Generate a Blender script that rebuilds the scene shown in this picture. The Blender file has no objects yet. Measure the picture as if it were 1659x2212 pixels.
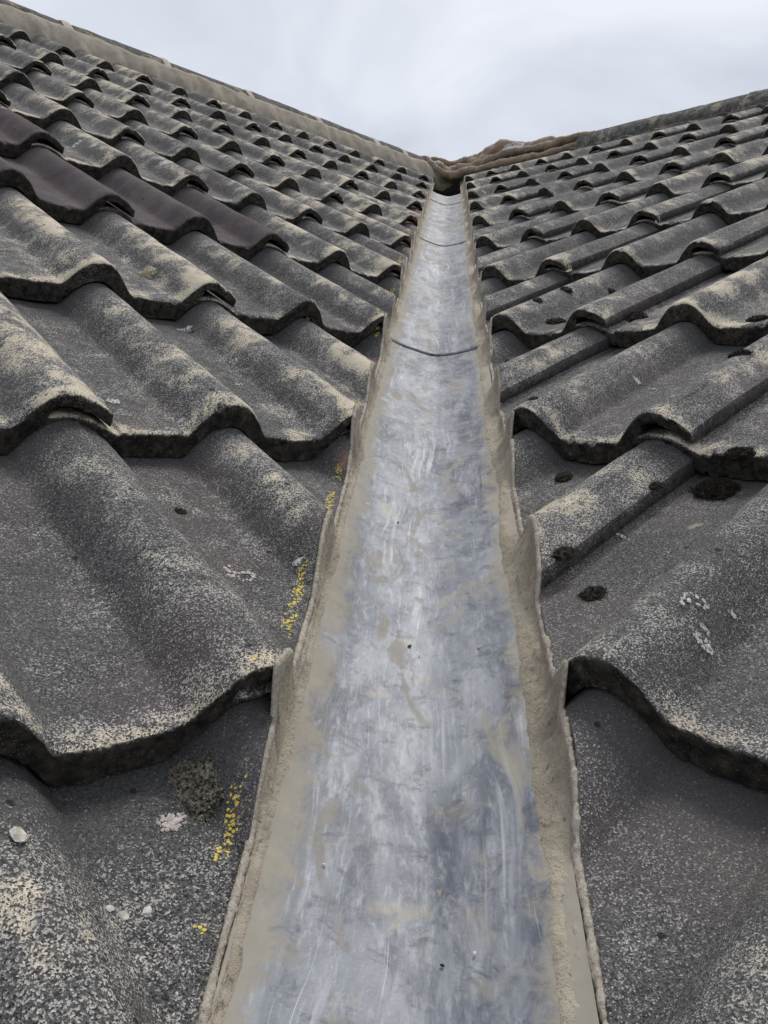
import bpy, bmesh, math, random
import numpy as np
from mathutils import Vector, Matrix, noise as mnoise

random.seed(7)
rng = np.random.default_rng(7)
sc = bpy.context.scene
col = sc.collection

# ------------------------------------------------------------------ camera
CAM = Vector((-0.0083, -0.0595, 0.3701))
CROT = (math.radians(83.608), math.radians(-3.887), math.radians(2.828))
FPX, CX, CY = 1763.8, 829.5, 1106.0            # focal length in pixels of a 1659 x 2212 picture
cd = bpy.data.cameras.new('camera')
cd.sensor_fit = 'HORIZONTAL'; cd.sensor_width = 36.0; cd.lens = 36.0*FPX/1659.0
cd.clip_start = 0.01; cd.clip_end = 3000
cam = bpy.data.objects.new('camera', cd); col.objects.link(cam)
cam.location = CAM; cam.rotation_euler = CROT
sc.camera = cam
sc.render.resolution_x = 768; sc.render.resolution_y = 1024
from mathutils import Euler
RM = Euler(CROT, 'XYZ').to_matrix()

# ------------------------------------------------------------------ world, sun, exposure
SUN_EL, SUN_AZ = math.radians(62), math.radians(20)     # azimuth clockwise from +Y
w = bpy.data.worlds.new('World'); sc.world = w; w.use_nodes = True
nt = w.node_tree; nt.nodes.clear()
out = nt.nodes.new('ShaderNodeOutputWorld'); bg = nt.nodes.new('ShaderNodeBackground')
sky = nt.nodes.new('ShaderNodeTexSky'); sky.sky_type = 'NISHITA'; sky.sun_disc = False
sky.sun_elevation = SUN_EL; sky.sun_rotation = SUN_AZ; sky.air_density = 1.0; sky.dust_density = 2.0
tc = nt.nodes.new('ShaderNodeTexCoord')
mp = nt.nodes.new('ShaderNodeMapping'); mp.inputs['Scale'].default_value = (1.0, 1.0, 2.2); mp.inputs['Location'].default_value = (0.35, 0.1, 0.2)
n1 = nt.nodes.new('ShaderNodeTexNoise'); n1.inputs['Scale'].default_value = 2.3; n1.inputs['Detail'].default_value = 5; n1.inputs['Roughness'].default_value = 0.5
n1.inputs['Distortion'].default_value = 0.35
cr = nt.nodes.new('ShaderNodeValToRGB')
cr.color_ramp.elements[0].position = 0.36; cr.color_ramp.elements[0].color = (4.1, 4.42, 5.05, 1)
cr.color_ramp.elements[1].position = 0.62; cr.color_ramp.elements[1].color = (6.6, 6.82, 7.3, 1)
mx = nt.nodes.new('ShaderNodeMix'); mx.data_type = 'RGBA'; mx.inputs[0].default_value = 0.90
nt.links.new(tc.outputs['Generated'], mp.inputs['Vector']); nt.links.new(mp.outputs['Vector'], n1.inputs['Vector'])
nt.links.new(n1.outputs['Fac'], cr.inputs['Fac'])
nt.links.new(sky.outputs['Color'], mx.inputs[6]); nt.links.new(cr.outputs['Color'], mx.inputs[7])
nt.links.new(mx.outputs[2], bg.inputs['Color']); bg.inputs['Strength'].default_value = 0.10
nt.links.new(bg.outputs['Background'], out.inputs['Surface'])
sd = bpy.data.lights.new('sun', 'SUN'); sd.energy = 1.5; sd.angle = math.radians(18); sd.color = (1.0, 0.965, 0.91)
so = bpy.data.objects.new('sun', sd); col.objects.link(so)
sv = Vector((math.sin(SUN_AZ)*math.cos(SUN_EL), math.cos(SUN_AZ)*math.cos(SUN_EL), math.sin(SUN_EL)))
so.rotation_euler = sv.to_track_quat('Z', 'Y').to_euler(); so.location = (0, 0, 20)
sc.view_settings.view_transform = 'Standard'; sc.view_settings.look = 'None'
sc.view_settings.exposure = 0.40; sc.view_settings.gamma = 1.0; sc.view_settings.use_curve_mapping = False

# ------------------------------------------------------------------ the roof's geometry
PITCH = math.radians(26.86); SP, CP = math.sin(PITCH), math.cos(PITCH)
R2 = math.sqrt(0.5)
GA = 0.3392                     # gauge: slope distance between courses
T = 0.0275                       # nose thickness
RH = 0.0305                      # roll height
RW = 0.0425                      # roll half width
TL = 0.42                       # tile length
VR = 3.86                       # slope distance of the roof apex
NC = 10                         # topmost course
class Slope: pass
SL = []
for s in (0, 1):
    q = Slope()
    q.eu = Vector((R2, R2, 0)) if s == 0 else Vector((R2, -R2, 0))
    q.ev = Vector(((-1 if s == 0 else 1)*R2*CP, R2*CP, SP))
    q.n = q.eu.cross(q.ev)
    q.ur = 0.207 if s == 0 else -0.662          # u of roll 0 (rolls every 0.15, even ones carry the lap)
    q.v0 = 0.0466 if s == 0 else 0.0815         # v of the nose of course 0
    q.sg = -1 if s == 0 else 1
    off = {1: 0.009, 2: -0.011, 3: -0.008, 4: 0.002} if s == 0 else {1: 0.002, 2: -0.009, 3: -0.009, 4: -0.003}
    q.nose = {c: q.v0+GA*c+off.get(c, 0.0) for c in range(-3, 14)}
    q.mat = Matrix.Identity(4)
    for i in range(3):
        q.mat[i][0], q.mat[i][1], q.mat[i][2] = q.eu[i], q.ev[i], q.n[i]
    SL.append(q)
def W(s, u, v, h=0.0):
    q = SL[s]; return q.eu*u + q.ev*v + q.n*h
def lerp_tab(tab, y):
    if y <= tab[0][0]: return tab[0][1]
    for (a, b), (c, d) in zip(tab, tab[1:]):
        if y <= c: return b + (d-b)*(y-a)/(c-a)
    return tab[-1][1]
CUT = [[(0, -0.080), (1.0, -0.083), (2.0, -0.076), (4.9, -0.058)], [(0, 0.082), (0.6, 0.087), (1.0, 0.084), (2.0, 0.089), (4.9, 0.112)]]
def cutx(s, y): return lerp_tab(CUT[s], y)
def cen(y): return 0.5*(cutx(0, y) + cutx(1, y))
TV = SP*R2/CP                                   # valley rise per metre of y  (tan pitch / sqrt 2)

def bump(d):
    d = np.abs(np.asarray(d, float)); x = np.clip(d/RW, 0, 1)
    return RH*(1-x**2.3)**1.45
def prof(u):                                    # top of a tile across its width, u = 0..0.336
    u = np.asarray(u, float)
    z = bump(u-0.15)
    d = u-0.30
    hook = np.where(d > 0, 0.012+(RH-0.012)*bump(d)/RH, bump(d))
    z = z + np.where(u > 0.25, hook, 0)
    under = bump(u)*0.45-0.003
    z = np.where(u < 0.05, np.where(u < 0.046, under, -0.0005), z)
    pan = np.where((u > 0.04) & (u < 0.31), 0.0022*np.cos(2*np.pi*(u-0.0)/0.15), 0)
    return z + pan
def sbump(d):
    x = min(1.0, abs(d)/RW); return RH*(1-x**2.3)**1.45
def sprof(u):
    z = sbump(u-0.15)
    if u > 0.25:
        d = u-0.30; b = sbump(d); z += (0.012+(RH-0.012)*b/RH) if d > 0 else b
    if u < 0.05: z = sbump(u)*0.45-0.003 if u < 0.046 else -0.0005
    if 0.04 < u < 0.31: z += 0.0022*math.cos(2*math.pi*u/0.15)
    return z
def course(s, v):
    q = SL[s]; c = max(-3, min(12, math.floor((v-q.v0)/GA)))
    if c < 12 and v >= q.nose[c+1]: c += 1
    elif c > -3 and v < q.nose[c]: c -= 1
    return c
def top_w(s, u, v, lap=True):
    """height of the tile surface above the slope's plane at (u, v)"""
    q = SL[s]
    c = course(s, v); vv = v-q.nose[c]
    t = (u-q.ur)/0.30; m = math.floor(t); uu = (t-m)*0.30        # 0 = hook roll of the tile before
    z = sprof(uu)
    if uu < 0.036: z = max(z, sprof(uu+0.30))
    return T*(1-vv/GA) + z
def ray(px, py):
    return (RM @ Vector(((px-CX)/FPX, -(py-CY)/FPX, -1.0))).normalized()
def hit(s, px, py):
    """the point of the tiles on one slope seen at a pixel: march along the ray"""
    d = ray(px, py); q = SL[s]
    t = 0.25; prev = None
    while t < 9:
        P = CAM + d*t
        u, v, h = P.dot(q.eu), P.dot(q.ev), P.dot(q.n)
        if h - top_w(s, u, v) < 0: break
        t += 0.002
    return P, u, v
def col_z(s, x, y):
    """height of the tiles above a plan point"""
    q = SL[s]; z = (-q.n.x*x-q.n.y*y)/q.n.z + 0.085
    while True:
        P = Vector((x, y, z)); h = P.dot(q.n)
        if h < -0.01 or h <= top_w(s, P.dot(q.eu), P.dot(q.ev)): return z
        z -= 0.0006
def on_plane(px, py, p0, nrm):
    d = ray(px, py); t = (Vector(p0)-CAM).dot(nrm)/d.dot(nrm); return CAM + d*t, t

# ------------------------------------------------------------------ object helpers
def tag(o, label=None, cat=None, group=None, kind=None):
    if label: o['label'] = label
    if cat: o['category'] = cat
    if group: o['group'] = group
    if kind: o['kind'] = kind
    return o
def link(name, me, parent=None):
    o = bpy.data.objects.new(name, me); col.objects.link(o)
    if parent: o.parent = parent
    return o
def empty(name, loc=(0, 0, 0)):
    o = bpy.data.objects.new(name, None); col.objects.link(o); o.location = loc; o.empty_display_size = 0.1; return o
def mesh(name, V, F, mats, smooth=True):
    me = bpy.data.meshes.new(name); me.from_pydata([tuple(v) for v in V], [], F)
    for m in (mats if isinstance(mats, (list, tuple)) else [mats]): me.materials.append(m)
    if smooth: me.polygons.foreach_set('use_smooth', [True]*len(me.polygons))
    me.update(); return me
def fbm(x, y, z, o=3):
    return mnoise.fractal(Vector((x, y, z)), 1.0, 2.0, o)

# ------------------------------------------------------------------ materials
class NT:
    def __init__(self, name):
        self.m = bpy.data.materials.new(name); self.m.use_nodes = True
        self.t = self.m.node_tree; self.t.nodes.clear()
        self.o = self.t.nodes.new('ShaderNodeOutputMaterial'); self.b = self.t.nodes.new('ShaderNodeBsdfPrincipled')
        self.t.links.new(self.b.outputs[0], self.o.inputs[0])
    def L(self, a, b): self.t.links.new(a, b)
    def n(self, k, **kw):
        x = self.t.nodes.new(k)
        for a, b in kw.items(): setattr(x, a, b)
        return x
    def val(self, sock, v):
        if hasattr(v, 'links') or hasattr(v, 'is_output'): self.L(v, sock)
        else: sock.default_value = v
    def math(self, op, a, b=0.0, c=0.0, clamp=False):
        x = self.n('ShaderNodeMath', operation=op, use_clamp=clamp)
        for i, v in enumerate((a, b, c)): self.val(x.inputs[i], v)
        return x.outputs[0]
    def mix(self, f, a, b):
        x = self.n('ShaderNodeMix', data_type='RGBA')
        self.val(x.inputs[0], f)
        for i, v in ((6, a), (7, b)): self.val(x.inputs[i], (tuple(v)+(1,)) if isinstance(v, tuple) and len(v) == 3 else v)
        return x.outputs[2]
    def rng(self, v, a, b, c=0.0, d=1.0):
        x = self.n('ShaderNodeMapRange', interpolation_type='SMOOTHSTEP')
        self.val(x.inputs[0], v)
        for i, k in enumerate((a, b, c, d)): self.val(x.inputs[i+1], k)
        return x.outputs[0]
    def noise(self, vec, scale, detail=4, rough=0.55, dist=0.0):
        x = self.n('ShaderNodeTexNoise'); self.L(vec, x.inputs['Vector'])
        x.inputs['Scale'].default_value = scale; x.inputs['Detail'].default_value = detail
        x.inputs['Roughness'].default_value = rough; x.inputs['Distortion'].default_value = dist
        return x.outputs['Fac']
    def vor(self, vec, scale, feature='F1'):
        x = self.n('ShaderNodeTexVoronoi', feature=feature); self.L(vec, x.inputs['Vector']); x.inputs['Scale'].default_value = scale
        return x
    def mapping(self, vec, scale=(1, 1, 1), rot=(0, 0, 0), loc=(0, 0, 0)):
        x = self.n('ShaderNodeMapping'); self.L(vec, x.inputs[0])
        x.inputs['Scale'].default_value = scale; x.inputs['Rotation'].default_value = rot; x.inputs['Location'].default_value = loc
        return x.outputs[0]
    def obj(self): return self.n('ShaderNodeTexCoord').outputs['Object']
    def pos(self): return self.n('ShaderNodeNewGeometry').outputs['Position']
    def attr(self, name):
        x = self.n('ShaderNodeAttribute', attribute_name=name); s = self.n('ShaderNodeSeparateColor'); self.L(x.outputs['Color'], s.inputs[0]); return s.outputs
    def xyz(self, v):
        s = self.n('ShaderNodeSeparateXYZ'); self.L(v, s.inputs[0]); return s.outputs
    def add(self, a, b):
        x = self.n('ShaderNodeVectorMath', operation='ADD'); self.L(a, x.inputs[0]); self.L(b, x.inputs[1]); return x.outputs[0]
    def bump(self, h, strength, dist, normal=None):
        x = self.n('ShaderNodeBump'); self.L(h, x.inputs['Height']); x.inputs['Strength'].default_value = strength; x.inputs['Distance'].default_value = dist
        if normal is not None: self.L(normal, x.inputs['Normal'])
        return x.outputs[0]
    def fin(self, c, rough=0.9, spec=0.3, normal=None, metal=0.0, **kw):
        self.val(self.b.inputs['Base Color'], c if not (isinstance(c, tuple) and len(c) == 3) else c+(1,))
        self.val(self.b.inputs['Roughness'], rough); self.val(self.b.inputs['Specular IOR Level'], spec); self.val(self.b.inputs['Metallic'], metal)
        if normal is not None: self.L(normal, self.b.inputs['Normal'])
        for k, v in kw.items(): self.val(self.b.inputs[k], v)
        return self.m

def tile_material():
    k = NT('weathered_concrete_tile')
    oc = k.obj(); oi = k.n('ShaderNodeObjectInfo')
    off = k.n('ShaderNodeCombineXYZ')
    for i, f in enumerate((37.0, 91.0, 13.0)): k.L(k.math('MULTIPLY', oi.outputs['Random'], f), off.inputs[i])
    p = k.add(oc, off.outputs[0])
    osep = k.xyz(oc); u, v = osep[0], osep[1]
    rd = oi.outputs['Random']
    osx = k.n('ShaderNodeSeparateColor'); k.L(oi.outputs['Color'], osx.inputs[0]); plum = osx.outputs[0]; pale = osx.outputs[1]
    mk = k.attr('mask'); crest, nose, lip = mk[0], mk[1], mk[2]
    g1 = k.vor(p, 1080); g2 = k.vor(p, 1900)
    gs = k.n('ShaderNodeSeparateColor'); k.L(g1.outputs['Color'], gs.inputs[0]); r1, r2 = gs.outputs[0], gs.outputs[1]
    hs = k.n('ShaderNodeSeparateColor'); k.L(g2.outputs['Color'], hs.inputs[0]); r3 = hs.outputs[0]
    nA = k.noise(p, 5.5, 2, 0.6); nB = k.noise(p, 26, 3, 0.62, 0.4); nC = k.noise(p, 110, 3, 0.65)
    str_ = k.noise(k.mapping(p, (60, 7, 7)), 1.0, 2, 0.6)
    # share of grains overgrown by cream lichen
    D = k.math('MULTIPLY_ADD', k.math('MULTIPLY', k.rng(nB, 0.42, 0.78), k.math('MULTIPLY_ADD', pale, 0.7, 0.3)), 0.30, 0.235)
    cm = k.math('MULTIPLY', k.rng(crest, 0.25, 0.95), k.math('MULTIPLY', k.rng(nA, 0.34, 0.62), k.math('MULTIPLY_ADD', k.rng(nB, 0.35, 0.65), 0.7, 0.3)))
    cm = k.math('MULTIPLY', cm, pale)
    D = k.math('MULTIPLY_ADD', cm, 0.60, D)
    D = k.math('MULTIPLY_ADD', k.math('MULTIPLY', lip, k.rng(nB, 0.34, 0.58)), 0.45, D)
    D = k.math('MULTIPLY_ADD', k.math('SUBTRACT', nC, 0.5), 0.36, D)
    D = k.math('MULTIPLY_ADD', k.math('SUBTRACT', str_, 0.5), 0.25, D)
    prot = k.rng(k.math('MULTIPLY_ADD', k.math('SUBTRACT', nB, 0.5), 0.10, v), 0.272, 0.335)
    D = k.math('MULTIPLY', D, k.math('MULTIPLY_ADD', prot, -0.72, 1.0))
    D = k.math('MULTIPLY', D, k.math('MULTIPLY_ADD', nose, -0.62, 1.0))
    D = k.math('MULTIPLY', D, k.math('MULTIPLY_ADD', plum, -0.72, 1.0))
    D = k.math('MULTIPLY', D, k.math('MULTIPLY_ADD', rd, 0.45, 0.80))
    m1 = k.rng(k.math('SUBTRACT', D, k.math('MULTIPLY_ADD', r1, 0.7, k.math('MULTIPLY', r3, 0.3))), -0.03, 0.03)
    dark = k.mix(r2, (0.018, 0.0175, 0.018), (0.120, 0.116, 0.112))
    dark = k.mix(k.math('MULTIPLY', k.rng(k.noise(p, 8, 1), 0.52, 0.68), 0.38), dark, (0.115, 0.085, 0.086))
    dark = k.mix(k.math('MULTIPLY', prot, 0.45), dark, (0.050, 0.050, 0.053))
    cream = k.mix(r3, (0.40, 0.345, 0.258), (0.82, 0.73, 0.57))
    grey = k.mix(r3, (0.22, 0.212, 0.20), (0.60, 0.57, 0.53))
    cream = k.mix(k.rng(D, 0.34, 0.66), grey, cream)
    plumc = k.mix(k.math('MULTIPLY_ADD', r2, 0.6, k.math('MULTIPLY', k.rng(nB, 0.4, 0.7), 0.4)), (0.034, 0.024, 0.026), (0.125, 0.096, 0.099))
    dark = k.mix(k.math('MULTIPLY', plum, 0.95), dark, plumc)
    dark = k.mix(k.math('MULTIPLY', nose, 0.95), dark, k.mix(k.rng(nC, 0.3, 0.75), (0.010, 0.009, 0.008), (0.075, 0.066, 0.052)))  # nose faces darkened: the shade on them is put into the colour
    cream = k.mix(k.math('MULTIPLY', nose, 0.65), cream, (0.10, 0.088, 0.07))  # grains on the noses dimmed to go with that painted shade
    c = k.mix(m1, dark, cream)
    # dusty bloom of pale algae in the pans
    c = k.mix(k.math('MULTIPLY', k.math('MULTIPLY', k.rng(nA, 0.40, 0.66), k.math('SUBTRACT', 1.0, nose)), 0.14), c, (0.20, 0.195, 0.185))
    # scattered white lichen rosettes and droppings
    vs = k.vor(k.mapping(p, (1, 0.8, 1)), 10); vss = k.n('ShaderNodeSeparateColor'); k.L(vs.outputs['Color'], vss.inputs[0])
    rad = k.math('MULTIPLY', k.rng(vss.outputs[0], 0.72, 1.0), 0.11)
    ring = k.rng(k.math('SUBTRACT', rad, k.math('MULTIPLY_ADD', k.math('SUBTRACT', nC, 0.5), 0.09, vs.outputs['Distance'])), 0.0, 0.02)
    c = k.mix(k.math('MULTIPLY', k.math('MULTIPLY', ring, k.math('SUBTRACT', 1.0, prot)), 0.62), c, k.mix(vss.outputs[1], (0.60, 0.58, 0.55), (0.36, 0.31, 0.20)))
    # small black pits and moss grains
    pv = k.vor(p, 75); pvs = k.n('ShaderNodeSeparateColor'); k.L(pv.outputs['Color'], pvs.inputs[0])
    pit = k.math('MULTIPLY', k.rng(k.math('SUBTRACT', k.math('MULTIPLY', k.rng(pvs.outputs[1], 0.86, 1.0), 0.22), pv.outputs['Distance']), 0.0, 0.05), 0.85)
    c = k.mix(pit, c, (0.012, 0.011, 0.010))
    # flecks of the yellow chalk line that was snapped along the left cut
    wp = k.xyz(k.pos())
    dl = k.math('ABSOLUTE', k.math('ADD', wp[0], 0.0915))
    cv = k.vor(k.mapping(k.pos(), (0.75, 1, 1)), 560); cvs = k.n('ShaderNodeSeparateColor'); k.L(cv.outputs['Color'], cvs.inputs[0])
    pr = k.math('MULTIPLY', k.rng(dl, 0.0006, 0.0058, 1.0, 0.0), k.rng(k.noise(k.pos(), 11, 3, 0.7), 0.48, 0.63))
    ch = k.math('MULTIPLY', k.rng(k.math('SUBTRACT', pr, cvs.outputs[0]), 0.0, 0.04), k.rng(k.math('MULTIPLY_ADD', k.math('SUBTRACT', k.noise(k.pos(), 900, 1), 0.5), 0.5, cv.outputs['Distance']), 0.40, 0.55, 1.0, 0.0))
    ch = k.math('MULTIPLY', ch, k.math('SUBTRACT', 1.0, nose))
    c = k.mix(k.math('MULTIPLY', ch, 0.92), c, (0.74, 0.58, 0.09))
    # reddish bruises of fresh concrete beside the saw cut
    rb = k.math('MULTIPLY', k.math('MULTIPLY', k.rng(wp[0], -0.1, -0.083), k.rng(wp[0], -0.05, -0.07)), k.rng(k.noise(k.pos(), 16, 2), 0.60, 0.68))
    c = k.mix(k.math('MULTIPLY', rb, 0.6), c, (0.30, 0.135, 0.115))
    h = k.math('ADD', k.math('MULTIPLY', g1.outputs['Distance'], 0.9), k.math('MULTIPLY', k.noise(p, 330, 2, 0.7), 1.1))
    h = k.math('ADD', h, k.math('MULTIPLY', k.math('MULTIPLY', nC, nose), 4.0))
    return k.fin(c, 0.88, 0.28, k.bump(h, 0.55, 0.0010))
def cut_material():
    k = NT('sawn_tile_edge'); p = k.obj()
    n = k.noise(p, 60, 5, 0.6)
    c = k.mix(k.rng(n, 0.38, 0.62), (0.07, 0.065, 0.06), (0.22, 0.205, 0.19))
    return k.fin(c, 0.9, 0.2, k.bump(k.noise(p, 300, 4), 0.5, 0.0008))
def mortar_material(name, a, b, grit=0.5):
    k = NT(name); p = k.pos()
    n = k.noise(p, 22, 5, 0.6); f = k.noise(p, 420, 3, 0.6)
    c = k.mix(k.rng(n, 0.32, 0.68), a, b)
    c = k.mix(k.math('MULTIPLY', k.rng(f, 0.52, 0.75), 0.35), c, (0.55, 0.50, 0.42))
    c = k.mix(k.math('MULTIPLY', k.rng(k.noise(p, 170, 4, 0.75), 0.56, 0.66), grit), c, (0.10, 0.085, 0.07))
    mk = k.attr('mask')
    c = k.mix(k.math('MULTIPLY', k.math('MULTIPLY', mk[0], k.rng(k.noise(p, 260, 3, 0.7), 0.42, 0.60)), 0.75), c, (0.58, 0.54, 0.49))
    sx = k.noise(k.mapping(p, (300, 9, 9)), 1.0, 4, 0.6)
    c = k.mix(k.math('MULTIPLY', k.rng(sx, 0.56, 0.75), 0.35), c, (0.20, 0.165, 0.125))
    h = k.math('ADD', k.noise(p, 260, 4, 0.8), k.math('MULTIPLY', k.noise(p, 70, 3), 0.8))
    return k.fin(c, 0.95, 0.12, k.bump(h, 0.9, 0.0026))
def lead_material():
    k = NT('lead_sheet'); p = k.pos()
    mk = k.attr('mask'); e = mk[0]                      # 0 at the middle, 1 at the edge of the open trough
    big = k.noise(k.mapping(p, (14, 7, 7)), 1.0, 5, 0.62, 0.8); med = k.noise(k.mapping(p, (44, 15, 15)), 1.0, 5, 0.66, 0.5)
    fine = k.noise(k.mapping(p, (260, 70, 70)), 1.0, 4, 0.72, 0.3)
    c = k.mix(k.rng(big, 0.36, 0.62), (0.060, 0.070, 0.096), (0.200, 0.212, 0.236))
    c = k.mix(k.math('MULTIPLY', k.rng(med, 0.44, 0.72), 0.80), c, (0.33, 0.34, 0.357))
    c = k.mix(k.math('MULTIPLY', k.rng(fine, 0.48, 0.75), 0.45), c, (0.46, 0.47, 0.485))
    c = k.mix(k.math('MULTIPLY', k.rng(k.noise(k.mapping(p, (1, 1, 1), (0, 0, 0), (3, 1, 7)), 55, 4, 0.75, 0.5), 0.48, 0.72), 0.75), c, (0.048, 0.053, 0.067))
    # brush marks in bundles, mostly along the fall, and a few fine scratches
    w = None
    # one warped coordinate keeps the strokes from running dead straight
    wn = k.n('ShaderNodeTexNoise'); k.L(p, wn.inputs['Vector']); wn.inputs['Scale'].default_value = 7; wn.inputs['Detail'].default_value = 2
    wm = k.n('ShaderNodeVectorMath', operation='SCALE'); k.L(wn.outputs['Color'], wm.inputs[0]); wm.inputs['Scale'].default_value = 0.035
    pw = k.add(p, wm.outputs[0])
    for i, (rz, sx, sy, lo, hi, amp, mlo) in enumerate(((0.06, 1300, 3.5, 0.60, 0.74, 0.75, 0.54), (-0.22, 1000, 5, 0.60, 0.74, 0.7, 0.57), (0.9, 800, 9, 0.60, 0.75, 0.7, 0.59), (0.15, 230, 7, 0.50, 0.78, 0.6, 0.48))):
        s = k.noise(k.mapping(pw, (sx, sy, sy), (0, 0, rz), (i*3.1, i, 0)), 1.0, 2, 0.6)
        a = k.math('MULTIPLY', k.rng(s, lo, hi), k.rng(k.noise(k.mapping(p, (17, 6, 6), (0, 0, 0), (i*5, 2, i)), 1.0, 2), mlo, mlo+0.12))
        a = k.math('MULTIPLY', a, amp)
        w = a if w is None else k.math('MAXIMUM', w, a)
    c = k.mix(w, c, (0.54, 0.555, 0.58))
    # mortar wiped over the sides and in dabs over the middle
    sm = k.noise(k.mapping(p, (30, 13, 13), (0, 0, 0.4), (1, 5, 2)), 1.0, 4, 0.68, 0.9)
    ee = k.math('MULTIPLY_ADD', k.math('SUBTRACT', k.noise(p, 26, 7, 0.78, 0.4), 0.5), 0.95, e)
    side = k.rng(ee, 0.70, 0.92)
    dab = k.math('MULTIPLY', k.rng(k.math('ADD', sm, k.math('MINIMUM', k.math('MULTIPLY', k.xyz(p)[1], 0.03), 0.09)), 0.57, 0.72), 0.75)
    mort = k.mix(k.noise(p, 60, 4), (0.27, 0.24, 0.19), (0.42, 0.38, 0.305))
    film = k.math('MAXIMUM', k.math('MULTIPLY', side, 0.88), dab)
    yl = k.math('MULTIPLY', k.rng(k.noise(k.mapping(p, (1, 1, 1), (0, 0, 0), (8, 2, 4)), 24, 3, 0.65, 0.5), 0.58, 0.70), 0.55)
    c = k.mix(yl, c, (0.30, 0.28, 0.215))
    c = k.mix(film, c, mort)
    gr = k.math('MULTIPLY', k.math('MULTIPLY', k.rng(k.noise(p, 210, 3, 0.7), 0.62, 0.68), k.rng(k.noise(p, 14, 3), 0.50, 0.62)), 0.6)
    c = k.mix(gr, c, (0.33, 0.27, 0.19))
    rough = k.math('MULTIPLY_ADD', film, 0.42, k.math('MULTIPLY_ADD', med, 0.24, 0.40), clamp=True)
    metal = k.math('MULTIPLY_ADD', film, -0.18, 0.20, clamp=True)
    h = k.math('ADD', k.math('MULTIPLY', k.noise(p, 28, 2), 1.8), k.math('MULTIPLY', k.noise(p, 260, 2, 0.7), 0.30))
    return k.fin(c, rough, 0.5, k.bump(h, 0.45, 0.0012), metal)
def ridge_material(name, base, orange=0.75):
    k = NT(name); p = k.pos()
    a = k.noise(p, 14, 6, 0.65, 0.3); b = k.noise(p, 45, 6, 0.7); d = k.noise(p, 7, 4, 0.6)
    c = k.mix(k.rng(b, 0.38, 0.62), tuple(x*0.42 for x in base), base)
    c = k.mix(k.math('MULTIPLY', k.rng(a, 0.54, 0.66), 0.7), c, (0.34, 0.30, 0.25))
    c = k.mix(k.math('MULTIPLY', k.math('MULTIPLY', k.rng(a, 0.58, 0.66), k.rng(d, 0.50, 0.60)), orange), c, (0.42, 0.27, 0.08))
    c = k.mix(k.math('MULTIPLY', k.rng(b, 0.60, 0.68), 0.55), c, (0.5, 0.48, 0.44))
    return k.fin(c, 0.9, 0.25, k.bump(k.math('ADD', b, k.noise(p, 160, 4, 0.7)), 0.8, 0.004))
white_spots = []
def cloth_material():
    k = NT('brown_fleece'); p = k.pos()
    a = k.noise(p, 12, 5, 0.6); b = k.noise(p, 240, 4, 0.7)
    c = k.mix(a, (0.12, 0.078, 0.045), (0.37, 0.26, 0.16))
    c = k.mix(k.math('MULTIPLY', b, 0.35), c, (0.46, 0.36, 0.25))
    for (P, ra, rb) in white_spots:
        d = k.n('ShaderNodeVectorMath', operation='SUBTRACT'); k.L(p, d.inputs[0]); d.inputs[1].default_value = P
        m = k.n('ShaderNodeVectorMath', operation='MULTIPLY'); k.L(d.outputs[0], m.inputs[0]); m.inputs[1].default_value = (1/ra, 1/ra, 1/rb)
        l = k.n('ShaderNodeVectorMath', operation='LENGTH'); k.L(m.outputs[0], l.inputs[0])
        f = k.math('MULTIPLY', k.rng(l.outputs['Value'], 0.75, 1.0, 1.0, 0.0), k.rng(k.noise(p, 130, 3, 0.7), 0.40, 0.55))
        c = k.mix(f, c, (0.66, 0.65, 0.67))
    return k.fin(c, 1.0, 0.05, k.bump(k.math('ADD', b, k.math('MULTIPLY', k.noise(p, 70, 4), 1.3)), 0.9, 0.004), **{'Sheen Weight': 0.5, 'Sheen Roughness': 0.6})
def simple(name, c1, c2, scale, rough=0.9, bd=0.002, spec=0.2, pos=True):
    k = NT(name); p = k.pos()
    n = k.noise(p, scale, 5, 0.65)
    return k.fin(k.mix(k.rng(n, 0.35, 0.65), c1, c2), rough, spec, k.bump(n, 0.7, bd))

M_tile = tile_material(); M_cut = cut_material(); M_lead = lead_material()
M_mort = mortar_material('valley_mortar', (0.33, 0.285, 0.22), (0.46, 0.405, 0.32), 0.6)
M_bed = mortar_material('ridge_mortar', (0.29, 0.255, 0.205), (0.40, 0.36, 0.295), 0.25)
M_joint = mortar_material('ridge_joint_mortar', (0.46, 0.42, 0.35), (0.60, 0.55, 0.47), 0.2)
M_ridge = ridge_material('ridge_tile_concrete', (0.135, 0.125, 0.115)); M_ridge2 = ridge_material('ridge_tile_concrete_dark', (0.135, 0.128, 0.118), 0.2)
M_plumr = simple('plum_ridge_concrete', (0.10, 0.078, 0.078), (0.16, 0.13, 0.125), 30)
M_moss = simple('dry_moss', (0.010, 0.009, 0.007), (0.055, 0.045, 0.033), 300)
M_moss2 = simple('grey_moss', (0.014, 0.013, 0.011), (0.40, 0.36, 0.28), 480)
M_felt = simple('roofing_felt', (0.006, 0.006, 0.006), (0.014, 0.014, 0.013), 20)
M_wlich = simple('white_lichen', (0.42, 0.40, 0.39), (0.74, 0.72, 0.70), 500, bd=0.0008)
M_plich = simple('pink_lichen', (0.36, 0.30, 0.285), (0.66, 0.59, 0.55), 400, bd=0.0008)
M_clich = simple('cream_lichen', (0.34, 0.29, 0.19), (0.62, 0.56, 0.43), 300, bd=0.0015)
M_stone = simple('pale_stone', (0.34, 0.31, 0.26), (0.62, 0.585, 0.52), 200, bd=0.001)
M_plastic = simple('white_plastic', (0.30, 0.29, 0.30), (0.66, 0.65, 0.67), 110, rough=0.45, spec=0.5)
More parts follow.
